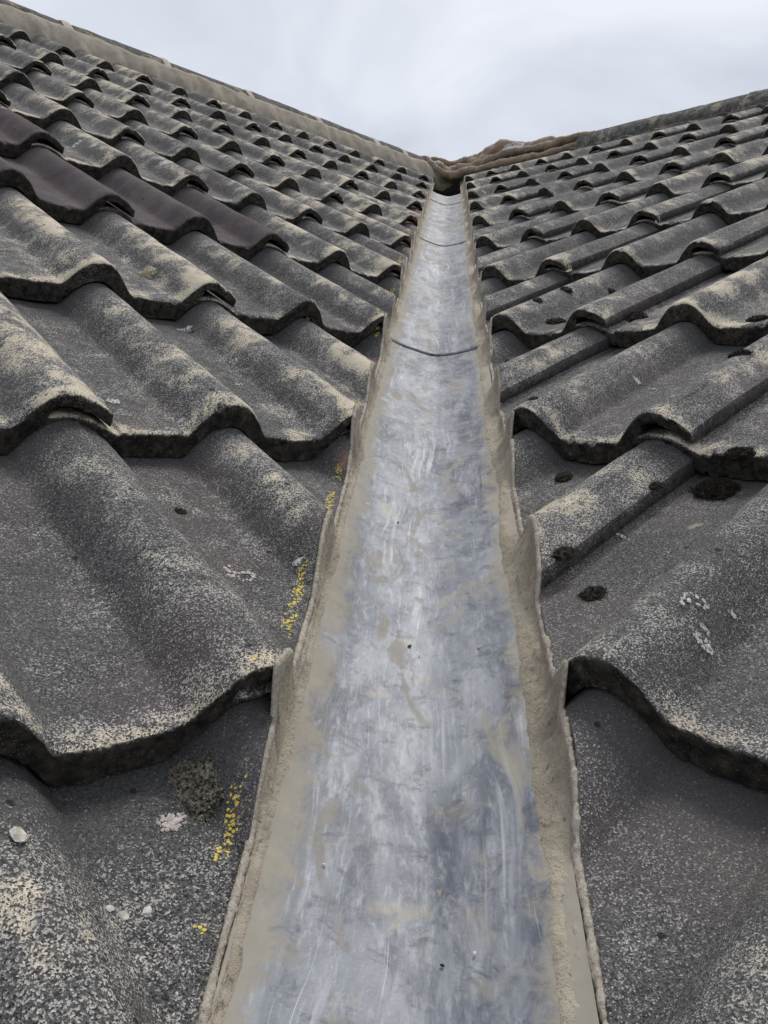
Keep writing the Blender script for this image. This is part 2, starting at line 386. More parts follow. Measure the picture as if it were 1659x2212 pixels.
M_ground = simple('grass_ground', (0.035, 0.05, 0.02), (0.08, 0.085, 0.04), 3, bd=0.02)
M_wall = simple('house_render', (0.42, 0.38, 0.32), (0.5, 0.46, 0.4), 5)

# ------------------------------------------------------------------ ground and house body (below the roof, out of the picture)
gz = -5.2
g = link('ground', mesh('ground', [(-900, -900, gz), (900, -900, gz), (900, 900, gz), (-900, 900, gz)], [(0, 1, 2, 3)], M_ground, False)); tag(g, kind='structure')

# ------------------------------------------------------------------ tiles
def build_tile(lod, seed):
    N, Mr = ((170, 60), (84, 18), (52, 9))[lod]
    L = TL
    us = np.linspace(-0.020, 0.336, N)
    vt = np.concatenate([np.linspace(L, 0.05, Mr), np.linspace(0.045, 0.009, (10, 4, 2)[lod])])
    z = prof(us)
    und_gap = np.where(us > 0.285, T-0.0135, np.where(us < 0.05, 0.006, 0.0015))
    rnd = random.Random(seed); sx = rnd.uniform(0, 60)
    chip = np.zeros(N); wob = np.zeros(N)
    for i, u in enumerate(us):
        a = mnoise.noise(Vector((u*38+sx, 1.7, 0))); b = mnoise.noise(Vector((u*150+sx, 5.3, 0))); c = mnoise.noise(Vector((u*75+sx, 9.9, 0)))
        wob[i] = 0.0022*a + 0.0012*b
        chip[i] = max(0, c-0.26)*0.018 + max(0, b-0.22)*0.005
    rows = []
    for v in vt: rows.append((np.full(N, v), T*(1-v/GA)+z, 'top'))
    base = T + z
    rows.append((0.0036+wob+chip*0.9, base-0.0003-chip*0.25, 'lip'))
    rows.append((0.0010+wob+chip*0.6, base-0.0013-chip*0.6, 'lip'))
    rows.append((0.0001+wob, base-0.0034-chip*0.5, 'nose'))
    bot = z + und_gap
    nn = (7, 3, 2)[lod]
    for j in range(1, nn+1):
        f = j/nn; fz = (base-0.0034)*(1-f)+(bot+0.0014)*f
        rows.append((0.0003*f+wob*(1+0.5*f), fz, 'nose'))
    rows.append((0.004+wob*0.5, bot.copy(), 'und'))
    rows.append((np.full(N, 0.05), T*(1-0.05/GA)+z-0.0135, 'und'))
    rows.append((np.full(N, L), T*(1-L/GA)+z-0.0135, 'und'))
    nr = len(rows)
    V = np.zeros((nr, N, 3)); MK = np.zeros((nr, N, 4)); MK[:, :, 3] = 1
    cr = np.clip(np.maximum(bump(us-0.15), np.where(us > 0.25, bump(us-0.30)+0.2*RH*(us > 0.30), 0))/RH, 0, 1)
    for r, (v, wz, kd) in enumerate(rows):
        V[r, :, 0] = us; V[r, :, 1] = v; V[r, :, 2] = wz
        MK[r, :, 0] = cr
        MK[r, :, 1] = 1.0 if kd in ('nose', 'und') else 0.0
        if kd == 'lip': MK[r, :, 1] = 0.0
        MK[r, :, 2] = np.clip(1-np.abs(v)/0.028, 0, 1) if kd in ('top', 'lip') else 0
    if lod < 2:
        amp = 0.0011
        for r in range(nr):
            kd = rows[r][2]
            for i in range(N):
                x, y, zz = V[r, i]
                d = mnoise.noise(Vector((x*22+sx, y*16, 3.1)))*amp
                if lod == 0: d += mnoise.noise(Vector((x*110+sx, y*110, 8.1)))*0.0004
                if kd == 'nose' and lod == 0: V[r, i, 1] += mnoise.noise(Vector((x*140+sx, zz*170, 2.2)))*0.0019 + max(0.0, mnoise.noise(Vector((x*300+sx, zz*320, 6.2)))-0.15)*0.0032
                if kd != 'und': V[r, i, 2] += d
    F = []
    idx = np.arange(nr*N).reshape(nr, N)
    for r in range(nr-1):
        a = idx[r]; b = idx[r+1]
        F += [(int(a[i]), int(b[i]), int(b[i+1]), int(a[i+1])) for i in range(N-1)]
    a = idx[nr-1]; b = idx[0]
    F += [(int(a[i]), int(b[i]), int(b[i+1]), int(a[i+1])) for i in range(N-1)]
    F.append([int(idx[r][0]) for r in range(nr-1, -1, -1)]); F.append([int(idx[r][N-1]) for r in range(nr)])
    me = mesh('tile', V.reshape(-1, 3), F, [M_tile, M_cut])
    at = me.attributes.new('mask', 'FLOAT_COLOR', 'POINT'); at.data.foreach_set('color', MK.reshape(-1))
    me.set_sharp_from_angle(angle=math.radians(38))
    me.polygons[len(F)-1].use_smooth = False; me.polygons[len(F)-2].use_smooth = False
    return me
variants = {1: [build_tile(1, 100+i) for i in range(6)], 2: [build_tile(2, 200+i) for i in range(6)]}
def proj(P):
    q = RM.transposed() @ (P-CAM)
    if q.z > -0.02: return None
    return (CX+FPX*q.x/-q.z, CY-FPX*q.y/-q.z)
roofs = []
for s in (0, 1):
    e = empty('roof_slope'); roofs.append(e)
tag(roofs[0], 'weathered grey tile slope with plum tiles and yellow chalk flecks beside the lead valley', 'roof', 'tiled slopes either side of the valley')
tag(roofs[1], 'weathered grey tile slope with black moss clumps rising to the cloth covered ridge', 'roof', 'tiled slopes either side of the valley')
tiles = {}
ntri = 0
for s in (0, 1):
    q = SL[s]
    for c in range(-1, NC+1):
        v0 = q.nose[c]
        for m in range(-14, 16):
            ut = q.ur + 0.30*m                            # u of the roll that laps over this tile's first edge
            # cull by view
            keep = False; inview = False; cn = []
            for uu in (0.0, 0.15, 0.33):
                for vv in (0.0, 0.2, 0.40):
                    P = W(s, ut+uu, v0+vv, 0.03); cn.append(P)
                    if c >= 0:
                        pp = proj(P)
                        if pp and -1300 < pp[0] < 2960 and -700 < pp[1] < 6000: keep = True
                        if pp and -120 < pp[0] < 1780 and -100 < pp[1] < 2400: inview = True
            if not keep: continue
            if (cn[4]-CAM).length < 0.16: pass
            # where the tile lies next to the cut
            d = [q.sg*P.x - q.sg*cutx(s, P.y) for P in cn]  # positive = outside the trough
            if max(d) < 0.012: continue
            near = c <= 2
            lod = 0 if c <= 2 and inview else (1 if c <= 5 else 2)
            cut = min(d) < 0.02
            rr = random.Random(s*1000+c*40+m)
            if lod == 0: me = build_tile(0, s*500+c*40+m)
            else:
                me = variants[lod][rr.randrange(6)]
                if cut: me = me.copy()
            o = link('tile', me, roofs[s])
            loc = W(s, ut, v0+rr.uniform(-0.0022, 0.0022), rr.uniform(-0.0004, 0.0008))
            rot = Matrix.Rotation(rr.gauss(0, 0.0035), 4, 'Z') @ Matrix.Rotation(rr.gauss(0, 0.002), 4, 'Y')
            o.matrix_world = Matrix.Translation(loc) @ q.mat @ rot
            pl = rr.uniform(0.55, 1.15)*(0.65 if c <= 1 else (1.0 if c <= 3 else 0.78))*(1.0 if s == 0 else 0.72)
            o.color = (0, min(1.0, pl), 0, 1)
            if s == 0 and ((c == 4 and m in (0, 1)) or (c == 5 and m == 0)): o.color = (1, 0, 0, 1)
            elif rr.random() < 0.06: o.color = (0.35, 0.5, 0, 1)
            if cut:
                inv = o.matrix_world.inverted()
                y0 = sum(P.y for P in cn)/len(cn)
                x0 = cutx(s, y0)+rr.uniform(-0.0015, 0.0015)
                sl = (cutx(s, y0+0.2)-cutx(s, y0-0.2))/0.4
                co = inv @ Vector((x0, y0, 0.0))
                no = Vector((-q.sg, q.sg*sl, 0)).normalized()
                no = (inv.to_3x3() @ no).normalized()
                bm = bmesh.new(); bm.from_mesh(me)
                r = bmesh.ops.bisect_plane(bm, geom=bm.verts[:]+bm.edges[:]+bm.faces[:], plane_co=co, plane_no=no, clear_outer=True, dist=1e-6)
                ed = [x for x in r['geom_cut'] if isinstance(x, bmesh.types.BMEdge)]
                if len(bm.verts) == 0:
                    bm.free(); bpy.data.objects.remove(o); continue
                if ed:
                    f = bmesh.ops.edgeloop_fill(bm, edges=ed, mat_nr=1)
                    for x in f['faces']: x.smooth = False
                bm.to_mesh(me); bm.free()
            tiles[(s, c, m)] = o
print('tiles', [sum(1 for t_ in tiles if t_[0] == s) for s in (0, 1)])

# felt-covered decks under the tiles and behind the ridges
for s in (0, 1):
    q = SL[s]; sg = q.sg
    def pt(x, v, h):                                        # point with given world x on the plane at height h
        u = (x - q.n.x*h - q.ev.x*v)/q.eu.x
        return W(s, u, v, h)
    far = 4.2*sg
    A = [pt(0.012*sg, -0.6, -0.075), pt(0.012*sg, VR, -0.075)]
    V = [pt(0.10*sg, -0.6, -0.062), pt(0.10*sg, VR-0.01, -0.062), W(s, A[1].dot(q.eu)-sg*4.2 if s == 1 and False else (pt(far, VR, -0.062)).dot(q.eu), VR-0.01, -0.062), pt(far, -0.6, -0.062)]
    # back slope behind the apex
    B = [V[1].copy(), V[2].copy()]
    hd = Vector((q.ev.x, q.ev.y, 0)).normalized()
    V += [B[0]+hd*1.6-Vector((0, 0, 1.6*SP/CP)), B[1]+hd*1.6-Vector((0, 0, 1.6*SP/CP))]
    V2 = V + [x-Vector((0, 0, 0.02)) for x in V]
    F = [(0, 1, 2, 3), (1, 4, 5, 2), (9, 8, 6, 7), (8, 10, 11, 9)]
    F = [(0, 1, 2, 3), (1, 4, 5, 2)]
    link('roof_deck', mesh('roof_deck', V, F, M_felt, False), roofs[s])

# ------------------------------------------------------------------ lead valley
def lead_z(x, y):
    d = x-cen(y)
    return TV*y + 0.34*(math.sqrt(d*d+0.020**2)-0.010) + 0.0115 + 0.10*max(0.0, abs(d)-0.052) - 0.75*max(0.0, abs(d)-0.091)
valley = empty('valley_gutter', (0, 0.2, lead_z(0, 0.2)))
tag(valley, 'scratched grey lead valley gutter of lapped sheets between the two tiled slopes', 'gutter')
def lead_hit(px, py):
    d = ray(px, py); t = 0.3
    while t < 7:
        P = CAM+d*t
        if P.z < lead_z(P.x, P.y)+0.0005: break
        t += 0.001
    return P
laps = [-0.25]+[lead_hit(*q_).y for q_ in ((950, 770), (962, 532), (965, 443), (965, 424))]
print('laps', laps)
for k in range(4):
    ya, yb = laps[k], laps[k+1]
    if k < 3: yb += 0.10
    step = 0.008 if k == 0 else 0.02
    ys = list(np.arange(ya, yb, step))+[yb]
    xs = np.linspace(-0.0795, 0.0795, 61)
    V = []; MK = []
    for y in ys:
        lift = 0.0014 if k > 0 else 0.0
        lift *= max(0.0, 1-(y-ya)/0.16) if k > 0 else 0
        drop = -0.0012*max(0, min(1, (y-(yb-0.14))/0.04)) if k < 3 else 0
        for x in xs:
            c = cen(y); X = c+x
            nz = 0.0011*fbm(X*9, y*6, 1.0)+0.0004*fbm(X*40, y*25, 2.0)
            yy = y + (0.006*math.cos(x*20)+0.0008*mnoise.noise(Vector((x*30, k*7, 0))) if y == ys[0] and k > 0 else 0)
            V.append((X, yy, lead_z(X, yy)+nz+lift+drop))
            MK.append((min(1, abs(x)/0.078), 0, 0, 1))
    nx = len(xs); F = []
    for i in range(len(ys)-1):
        for j in range(nx-1):
            F.append((i*nx+j, i*nx+j+1, (i+1)*nx+j+1, (i+1)*nx+j))
    # rolled front edge of the sheet (its thickness)
    b0 = len(V)
    for j in range(nx):
        x, y, z = V[j]; V.append((x, y+0.0004, z-0.0018)); MK.append((0, 0, 0, 1))
    for j in range(nx-1): F.append((b0+j, b0+j+1, j+1, j))
    me = mesh('lead_sheet', V, F, M_lead)
    at = me.attributes.new('mask', 'FLOAT_COLOR', 'POINT'); at.data.foreach_set('color', np.array(MK).reshape(-1))
    o = link('lead_sheet', me, valley); o.matrix_parent_inverse = Matrix.Translation(valley.location).inverted()

# ------------------------------------------------------------------ mortar fillets that close the cut tiles against the lead
for s in (0, 1):
    q = SL[s]; sg = q.sg
    vs = list(np.arange(0.06, 1.1, 0.0016))+list(np.arange(1.1, 1.7, 0.003))+list(np.arange(1.7, 4.74, 0.007))
    V = []; MK = []; F = []; nrow = 0
    tops = [col_z(s, cutx(s, y)+sg*0.0015, y) for y in vs]
    for i, y in enumerate(vs):
        cx = cutx(s, y); zt = tops[i]
        nn = fbm(y*30, s*9.0, 0.3); n2 = fbm(y*110, s*9.0, 4.3); n3 = mnoise.noise(Vector((y*7, s*5, 1.0)))
        n4 = mnoise.noise(Vector((y*330, s*9.0, 7.3)))
        zt = zt - (0.0012 if s == 0 else 0.0022) + (0.0022*nn + 0.0018*n2 + 0.0013*n4)*(1.3 if s else 0.8)
        if s == 1: zt += 0.0010+0.0015*max(0, n3)
        wd = (0.0060+0.002*n3) if s == 0 else (0.0135+0.004*n3)
        xi = cx - sg*(0.0022+0.0010*n2+0.0008*n4)
        xt = cx - sg*wd
        zl = lead_z(xt, y)
        zt = max(zt, lead_z(cx-sg*0.004, y)+0.0032+0.0016*nn+0.0018*n4+0.0012*n2)
        xf = xt - sg*(0.0025+0.0035*abs(nn))
        n5 = mnoise.noise(Vector((y*620, 3.0, s)))*0.0013
        pts = [(cx+sg*0.0012, zt-0.020, 0.0), (cx+sg*0.0010, zt-0.0006+n5, 0.5), (cx-sg*0.0006, zt+n5, 0.8), (xi, zt-0.0016-n5, 0.5), (xi-sg*0.0006, zt-0.0040, 0.0)]
        K = 8
        for t in range(1, K+1):
            f = t/K
            bx = xi + (xt-xi)*(f**(1.25 if s == 0 else 1.7))
            bz = (zt-0.004)+(zl+0.0015-(zt-0.004))*(f**(0.95 if s == 0 else 0.85))
            wv = 0.0012*fbm(y*38, f*3+s*5, 2.0)+0.0008*fbm(y*150, f*8, 2.0)+0.0006*mnoise.noise(Vector((y*420, f*22, s)))
            pts.append((bx-sg*wv, bz+wv, 0.0))
        pts.append((xf, lead_z(xf, y)+0.0006, 0.0)); pts.append((xf-sg*0.002, lead_z(xf, y)-0.004, 0.0))
        nrow = len(pts)
        for (x, z, a) in pts: V.append((x, y, z)); MK.append((a, 0, 0, 1))
    for i in range(len(vs)-1):
        for j in range(nrow-1):
            a = i*nrow+j; f = (a, a+1, a+nrow+1, a+nrow)
            F.append(f if s == 1 else f[::-1])
    me = mesh('mortar_fillet', V, F, M_mort)
    at = me.attributes.new('mask', 'FLOAT_COLOR', 'POINT'); at.data.foreach_set('color', np.array(MK).reshape(-1))
    link('mortar_fillet', me, roofs[s])

# ------------------------------------------------------------------ ridges
RR = 0.112
ridge_len = 0.41
for s in (0, 1):
    q = SL[s]; sg = q.sg
    hd = Vector((q.ev.x, q.ev.y, 0)).normalized()               # horizontal, uphill
    vr = VR if s == 0 else VR-0.02
    axis0 = Vector((0, 0, 0))
    y_end = 4.80 if s == 0 else 4.72
    A = q.ev*vr
    # start where the ridge comes to the valley: x = cutx
    u_end = ((cutx(s, 4.8)-0.006*sg*-1) - q.ev.x*vr)/q.eu.x
    dirn = -1 if s == 0 else 1                                  # u runs this way from the valley outwards
    if s == 1: u_end += 0.80
    rt = empty('ridge', W(s, u_end, vr))
    if s == 0: tag(rt, 'long grey half round ridge with a broad beige mortar bed above the plum tiles', 'ridge')
    else: tag(rt, 'dark lichen spotted half round ridge partly covered by the brown cloth', 'ridge')
    inv = Matrix.Translation(rt.location).inverted()
    drop = -0.004 if s == 0 else -0.022
    k = 0
    lens = [0.30, 0.20, 0.38, 0.40, 0.42, 0.42, 0.42, 0.42, 0.42, 0.42] if s == 0 else [0.42]*9
    u = u_end
    for k, ln in enumerate(lens):
        ua, ub = u+dirn*0.005, u+dirn*(ln-0.005); u += dirn*ln
        rs = random.Random(900+s*50+k); tilt = rs.gauss(0, 0.004); dz = rs.gauss(0, 0.0018)
        V = []; F = []
        na, nl = 26, 14
        for ring in range(2):
            rad = RR if ring == 0 else RR-0.016
            for i in range(nl+1):
                f = i/nl; uu = ua+(ub-ua)*f
                for j in range(na+1):
                    th = math.radians(-4)+(math.pi+math.radians(8))*j/na
                    P = W(s, uu, vr)+Vector((0, 0, drop+dz+tilt*(f-0.5)))
                    e = 0.0022*fbm(uu*14, j*0.5, s*3+ring) + (0.0018*mnoise.noise(Vector((uu*60, j*0.9, k))))
                    if i in (0, nl): e -= 0.002
                    V.append(P - hd*math.cos(th)*(rad+e) + Vector((0, 0, math.sin(th)*(rad*0.98+e))))
        n1_ = (nl+1)*(na+1)
        for i in range(nl):
            for j in range(na):
                a = i*(na+1)+j
                F.append((a, a+1, a+na+2, a+na+1)); F.append((n1_+a, n1_+a+na+1, n1_+a+na+2, n1_+a+1))
        for j in range(na):
            for i in (0, nl):
                a = i*(na+1)+j; F.append((a, a+1, n1_+a+1, n1_+a))
        for i in range(nl):
            for j in (0, na):
                a = i*(na+1)+j; F.append((a, a+na+1, n1_+a+na+1, n1_+a))
        mm = M_ridge if s == 0 else M_ridge2
        if s == 0 and k == 0: mm = M_plumr
        o = link('ridge_tile', mesh('ridge_tile', V, F, mm), rt); o.matrix_parent_inverse = inv
        # mortar joint to the next tile
        V = []; F = []
        jw = 0.015+0.008*rs.random()
        for i in range(5):
            uu = u+(i/4-0.5)*2*jw
            for j in range(na+1):
                th = math.radians(2)+(math.pi-math.radians(4))*j/na
                uw = uu+0.006*mnoise.noise(Vector((j*0.5, k*3.0, s)))
                e = (0.0030, 0.0045, 0.0050, 0.0045, 0.0030)[i]*(0.35+0.9*abs(mnoise.noise(Vector((j*0.8, i*0.9, k*2+s))))) - (0.004 if i in (0, 4) else 0)
                V.append(W(s, uw, vr)+Vector((0, 0, drop)) - hd*math.cos(th)*(RR+e)+Vector((0, 0, math.sin(th)*(RR*0.98+e))))
        for i in range(4):
            for j in range(na):
                a = i*(na+1)+j; F.append((a, a+1, a+na+2, a+na+1))
        if k < len(lens)-1:
            o = link('ridge_joint', mesh('ridge_joint', V, F, M_joint if s == 0 else M_ridge2), rt); o.matrix_parent_inverse = inv
    V = [W(s, u_end+dirn*0.02, vr)+Vector((0, 0, drop))]; F = []
    for j in range(25):
        th = math.pi*j/24
        V.append(W(s, u_end+dirn*0.012, vr)+Vector((0, 0, drop))-hd*math.cos(th)*(RR-0.010)+Vector((0, 0, math.sin(th)*(RR-0.012))))
        if j: F.append((0, j, j+1))
    o = link('end_plug', mesh('end_plug', V, F, M_bed), rt); o.matrix_parent_inverse = inv
    # bedding mortar from the ridge tiles down onto the top course
    V = []; F = []; MK = []
    total = sum(lens)
    ns = int(total/0.008); K = 9
    for i in range(ns+1):
        uu = u_end+dirn*total*i/ns
        vlow = vr-(0.165 if s == 0 else 0.125)+0.018*fbm(uu*5, s*4, 0.0)+0.006*fbm(uu*40, s*4, 2.0)
        Pl = W(s, uu, vlow, top_w(s, uu, vlow)+0.001)
        th = math.radians((30 if s == 0 else 8)+8*fbm(uu*7, 3.0, s))
        Pt = W(s, uu, vr)+Vector((0, 0, drop))-hd*math.cos(th)*(RR+0.004)+Vector((0, 0, math.sin(th)*(RR+0.004)))
        Pin = W(s, uu, vr)+Vector((0, 0, drop))-hd*math.cos(th+0.05)*(RR-0.012)+Vector((0, 0, math.sin(th+0.05)*(RR-0.012)))
        V.append(Pin); MK.append((0, 0, 0, 1))
        for j in range(K):
            f = j/(K-1)
            P = Pt.lerp(Pl, f); bul = 0.006*math.sin(f*math.pi)
            P = P + q.n*(bul*0.6+0.0028*fbm(uu*22, f*2.5, 5.0+s)+0.0008*fbm(uu*120, f*12, 5.0)) - hd*bul
            V.append(P); MK.append((0, 0, 0, 1))
        V.append(W(s, uu, vlow+0.01, top_w(s, uu, vlow)-0.02)); MK.append((0, 0, 0, 1))
    nr = K+2
    for i in range(ns):
        for j in range(nr-1):
            a = i*nr+j; F.append((a, a+1, a+nr+1, a+nr))
    me = mesh('bedding_mortar', V, F, M_bed if s == 0 else M_ridge2)
    at = me.attributes.new('mask', 'FLOAT_COLOR', 'POINT'); at.data.foreach_set('color', np.array(MK).reshape(-1))
    o = link('bedding_mortar', me, rt); o.matrix_parent_inverse = inv

# dark opening at the head of the valley
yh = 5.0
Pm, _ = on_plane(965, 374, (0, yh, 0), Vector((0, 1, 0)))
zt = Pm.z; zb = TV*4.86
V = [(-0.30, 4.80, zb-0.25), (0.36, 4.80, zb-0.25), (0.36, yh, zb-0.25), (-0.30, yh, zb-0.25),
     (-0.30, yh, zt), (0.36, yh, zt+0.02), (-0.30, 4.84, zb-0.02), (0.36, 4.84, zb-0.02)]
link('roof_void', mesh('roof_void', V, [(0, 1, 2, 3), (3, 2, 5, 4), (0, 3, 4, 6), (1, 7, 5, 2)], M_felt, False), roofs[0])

# ------------------------------------------------------------------ fleece cloth bundled over the ridge at the valley head
q = SL[1]; hdR = Vector((q.ev.x, q.ev.y, 0)).normalized()
def cloth_pt(px, py, back=0.0):
    """points left of the valley axis lie on the valley's cross plane, right of it on the right ridge"""
    P1, t1 = on_plane(px, py, W(1, 0, VR-0.13), hdR)
    P2, t2 = on_plane(px, py, (0, 4.66, 0), Vector((0, 1, 0)))
    P = P2 if t2 < t1 else P1
    t = min(t1, t2); d = ray(px, py)
    return P + d*back, t
bm = bmesh.new()
def blob(P, r, sc3=(1, 1, 1)):
    m = Matrix.Translation(P) @ Matrix.Diagonal((sc3[0], sc3[1], sc3[2], 1))
    bmesh.ops.create_icosphere(bm, subdivisions=2, radius=r, matrix=m)
def fold(pts, steps=7):
    pts = [(x, y, r, b) for x, y, r, b in pts]
    for (a, b) in zip(pts, pts[1:]):
        for k in range(steps):
            f = k/steps
            x, y, r, bk = [a[i]+(b[i]-a[i])*f for i in range(4)]
            P, t = cloth_pt(x, y, bk); blob(P, r*t/FPX)
    x, y, r, bk = pts[-1]; P, t = cloth_pt(x, y, bk); blob(P, r*t/FPX)
# front rolls
fold([(908, 342, 4, 0.03), (922, 342, 5, 0.0), (934, 352, 6, -0.03), (943, 363, 6, -0.05), (957, 373, 6, -0.05), (974, 381, 8, -0.05), (990, 375, 8, -0.05), (1004, 369, 7, -0.04),
      (1030, 366, 7, -0.03), (1060, 358, 8, -0.02), (1100, 349, 8, -0.01), (1140, 341, 8, 0), (1180, 333, 7, 0), (1215, 322, 6, 0), (1250, 308, 6, 0.02), (1285, 293, 4, 0.03)], 6)
fold([(946, 352, 6, 0.03), (962, 366, 7, 0.0), (974, 378, 8, -0.03)], 5)
fold([(962, 372, 8, 0.0), (990, 364, 9, 0.0), (1012, 362, 8, 0.0), (1040, 354, 8, 0.02), (1072, 338, 7, 0.02), (1100, 327, 8, 0.03), (1140, 322, 7, 0.03), (1180, 316, 8, 0.03), (1215, 304, 8, 0.03), (1250, 294, 7, 0.04), (1290, 288, 5, 0.05), (1308, 291, 3, 0.05)], 6)
fold([(934, 343, 4, 0.05), (952, 346, 5, 0.08), (968, 356, 6, 0.1), (990, 352, 7, 0.1), (1010, 346, 8, 0.1), (1035, 342, 9, 0.08), (1060, 330, 13, 0.08), (1085, 320, 16, 0.09), (1110, 320, 15, 0.09), (1135, 320, 11, 0.08), (1160, 312, 9, 0.08), (1178, 307, 10, 0.08), (1205, 306, 9, 0.08)], 6)
fold([(1000, 352, 8, 0.12), (1012, 345, 6, 0.1), (1028, 350, 8, 0.05), (1044, 344, 9, 0.05), (1060, 350, 9, 0.04)], 5)
fold([(985, 360, 9, 0.16), (1010, 358, 12, 0.14), (1050, 345, 14, 0.12), (1100, 335, 16, 0.1), (1150, 326, 12, 0.08), (1200, 316, 9, 0.07), (1250, 302, 7, 0.07)], 6)
# webs that join the rolls
fold([(1015, 364, 7, 0.07), (1060, 350, 8, 0.08), (1110, 338, 8, 0.08), (1160, 330, 7, 0.08), (1210, 316, 6, 0.07)], 6)
fold([(940, 356, 5, 0.04), (955, 375, 6, 0.03), (985, 375, 8, 0.03)], 6)
me = bpy.data.meshes.new('fleece_cloth'); bm.to_mesh(me); bm.free(); white_spots += [(tuple(cloth_pt(1106, 316, 0.03)[0]), 0.085, 0.022), (tuple(cloth_pt(948, 353, 0.03)[0]), 0.04, 0.014)]
M_cloth = cloth_material()
me.materials.append(M_cloth)
clo = link('fleece_cloth', me)
rm = clo.modifiers.new('merge', 'REMESH'); rm.mode = 'VOXEL'; rm.voxel_size = 0.0055; rm.use_smooth_shade = True
smo = clo.modifiers.new('soften', 'SMOOTH'); smo.factor = 0.5; smo.iterations = 2
tx = bpy.data.textures.new('cloth_folds', 'CLOUDS'); tx.noise_scale = 0.05; tx.noise_depth = 3
dm = clo.modifiers.new('creases', 'DISPLACE'); dm.texture = tx; dm.strength = 0.022; dm.mid_level = 0.5; dm.texture_coords = 'GLOBAL'
tag(clo, 'crumpled brown fleece cloth bundled over the ridge at the head of the lead valley', 'cloth')

# ------------------------------------------------------------------ moss, lichen, chips
def frame(s):
    return SL[s].mat.to_3x3()
def surf_frame(s, u, v):
    e = 0.004; q = SL[s]
    P = W(s, u, v, top_w(s, u, v))
    du = W(s, u+e, v, top_w(s, u+e, v))-W(s, u-e, v, top_w(s, u-e, v))
    dv = W(s, u, v+e, top_w(s, u, v+e))-W(s, u, v-e, top_w(s, u, v-e))
    if abs(top_w(s, u, v+e)-top_w(s, u, v-e)) > 0.01: dv = q.ev.copy()
    if du.length > 3.0*e: du = q.eu.copy()
    n = du.cross(dv).normalized(); a = du.normalized(); b = n.cross(a)
    M = Matrix.Identity(4)
    for i in range(3): M[i][0], M[i][1], M[i][2], M[i][3] = a[i], b[i], n[i], P[i]
    return M
def moss(s, px, py, wpx, hpx, label, mat=M_moss, height=0.5, spikes=500, sd=0, sl=1.0):
    P, u, v = hit(s, px, py); t = (P-CAM).length
    M = surf_frame(s, u, v); rd_ = random.Random(sd)
    ra = 0.5*wpx*t/FPX; rb = max(0.55*ra, min(1.1*ra, 0.5*hpx*t/FPX*2.0)); hh = ra*height
    bm = bmesh.new()
    bmesh.ops.create_icosphere(bm, subdivisions=4, radius=1.0)
    for x in bm.verts:
        d = x.co.normalized()
        k = 1+0.30*mnoise.noise(d*1.7+Vector((sd, 0, 0)))+0.20*mnoise.noise(d*5+Vector((sd, 3, 0)))+0.10*mnoise.noise(d*13)
        x.co = Vector((d.x*ra*k, d.y*rb*k, max(-0.06, d.z)*hh*k - 0.08*hh))
    base = [x.co.copy() for x in bm.verts if x.co.z > 0.02*hh]
    for i in range(spikes):
        c = rd_.choice(base); nrm = Vector((c.x/(ra*ra), c.y/(rb*rb), c.z/(hh*hh)+0.2)).normalized()
        nrm = (nrm+Vector((rd_.gauss(0, .4), rd_.gauss(0, .4), rd_.gauss(0, .3)))).normalized()
        ln = sl*rd_.uniform(0.0012, 0.0034)*min(1.6, max(0.6, ra/0.012)); wd = 0.00055*min(1.6, max(0.7, ra/0.012))
        sdv = nrm.orthogonal().normalized()*wd; s2 = nrm.cross(sdv)
        j = Vector((rd_.gauss(0, .001), rd_.gauss(0, .001), 0))
        vv = [bm.verts.new(c+j+sdv), bm.verts.new(c+j-sdv*0.5+s2*0.8), bm.verts.new(c+j-sdv*0.5-s2*0.8), bm.verts.new(c+j+nrm*ln)]
        for a, b in ((0, 1), (1, 2), (2, 0)): bm.faces.new((vv[a], vv[b], vv[3]))
    me = bpy.data.meshes.new('moss_clump'); bm.to_mesh(me); bm.free(); me.materials.append(mat)
    o = link('moss_clump', me); o.matrix_world = M
    tag(o, label, 'moss', 'moss clumps growing on the tiles'); return o
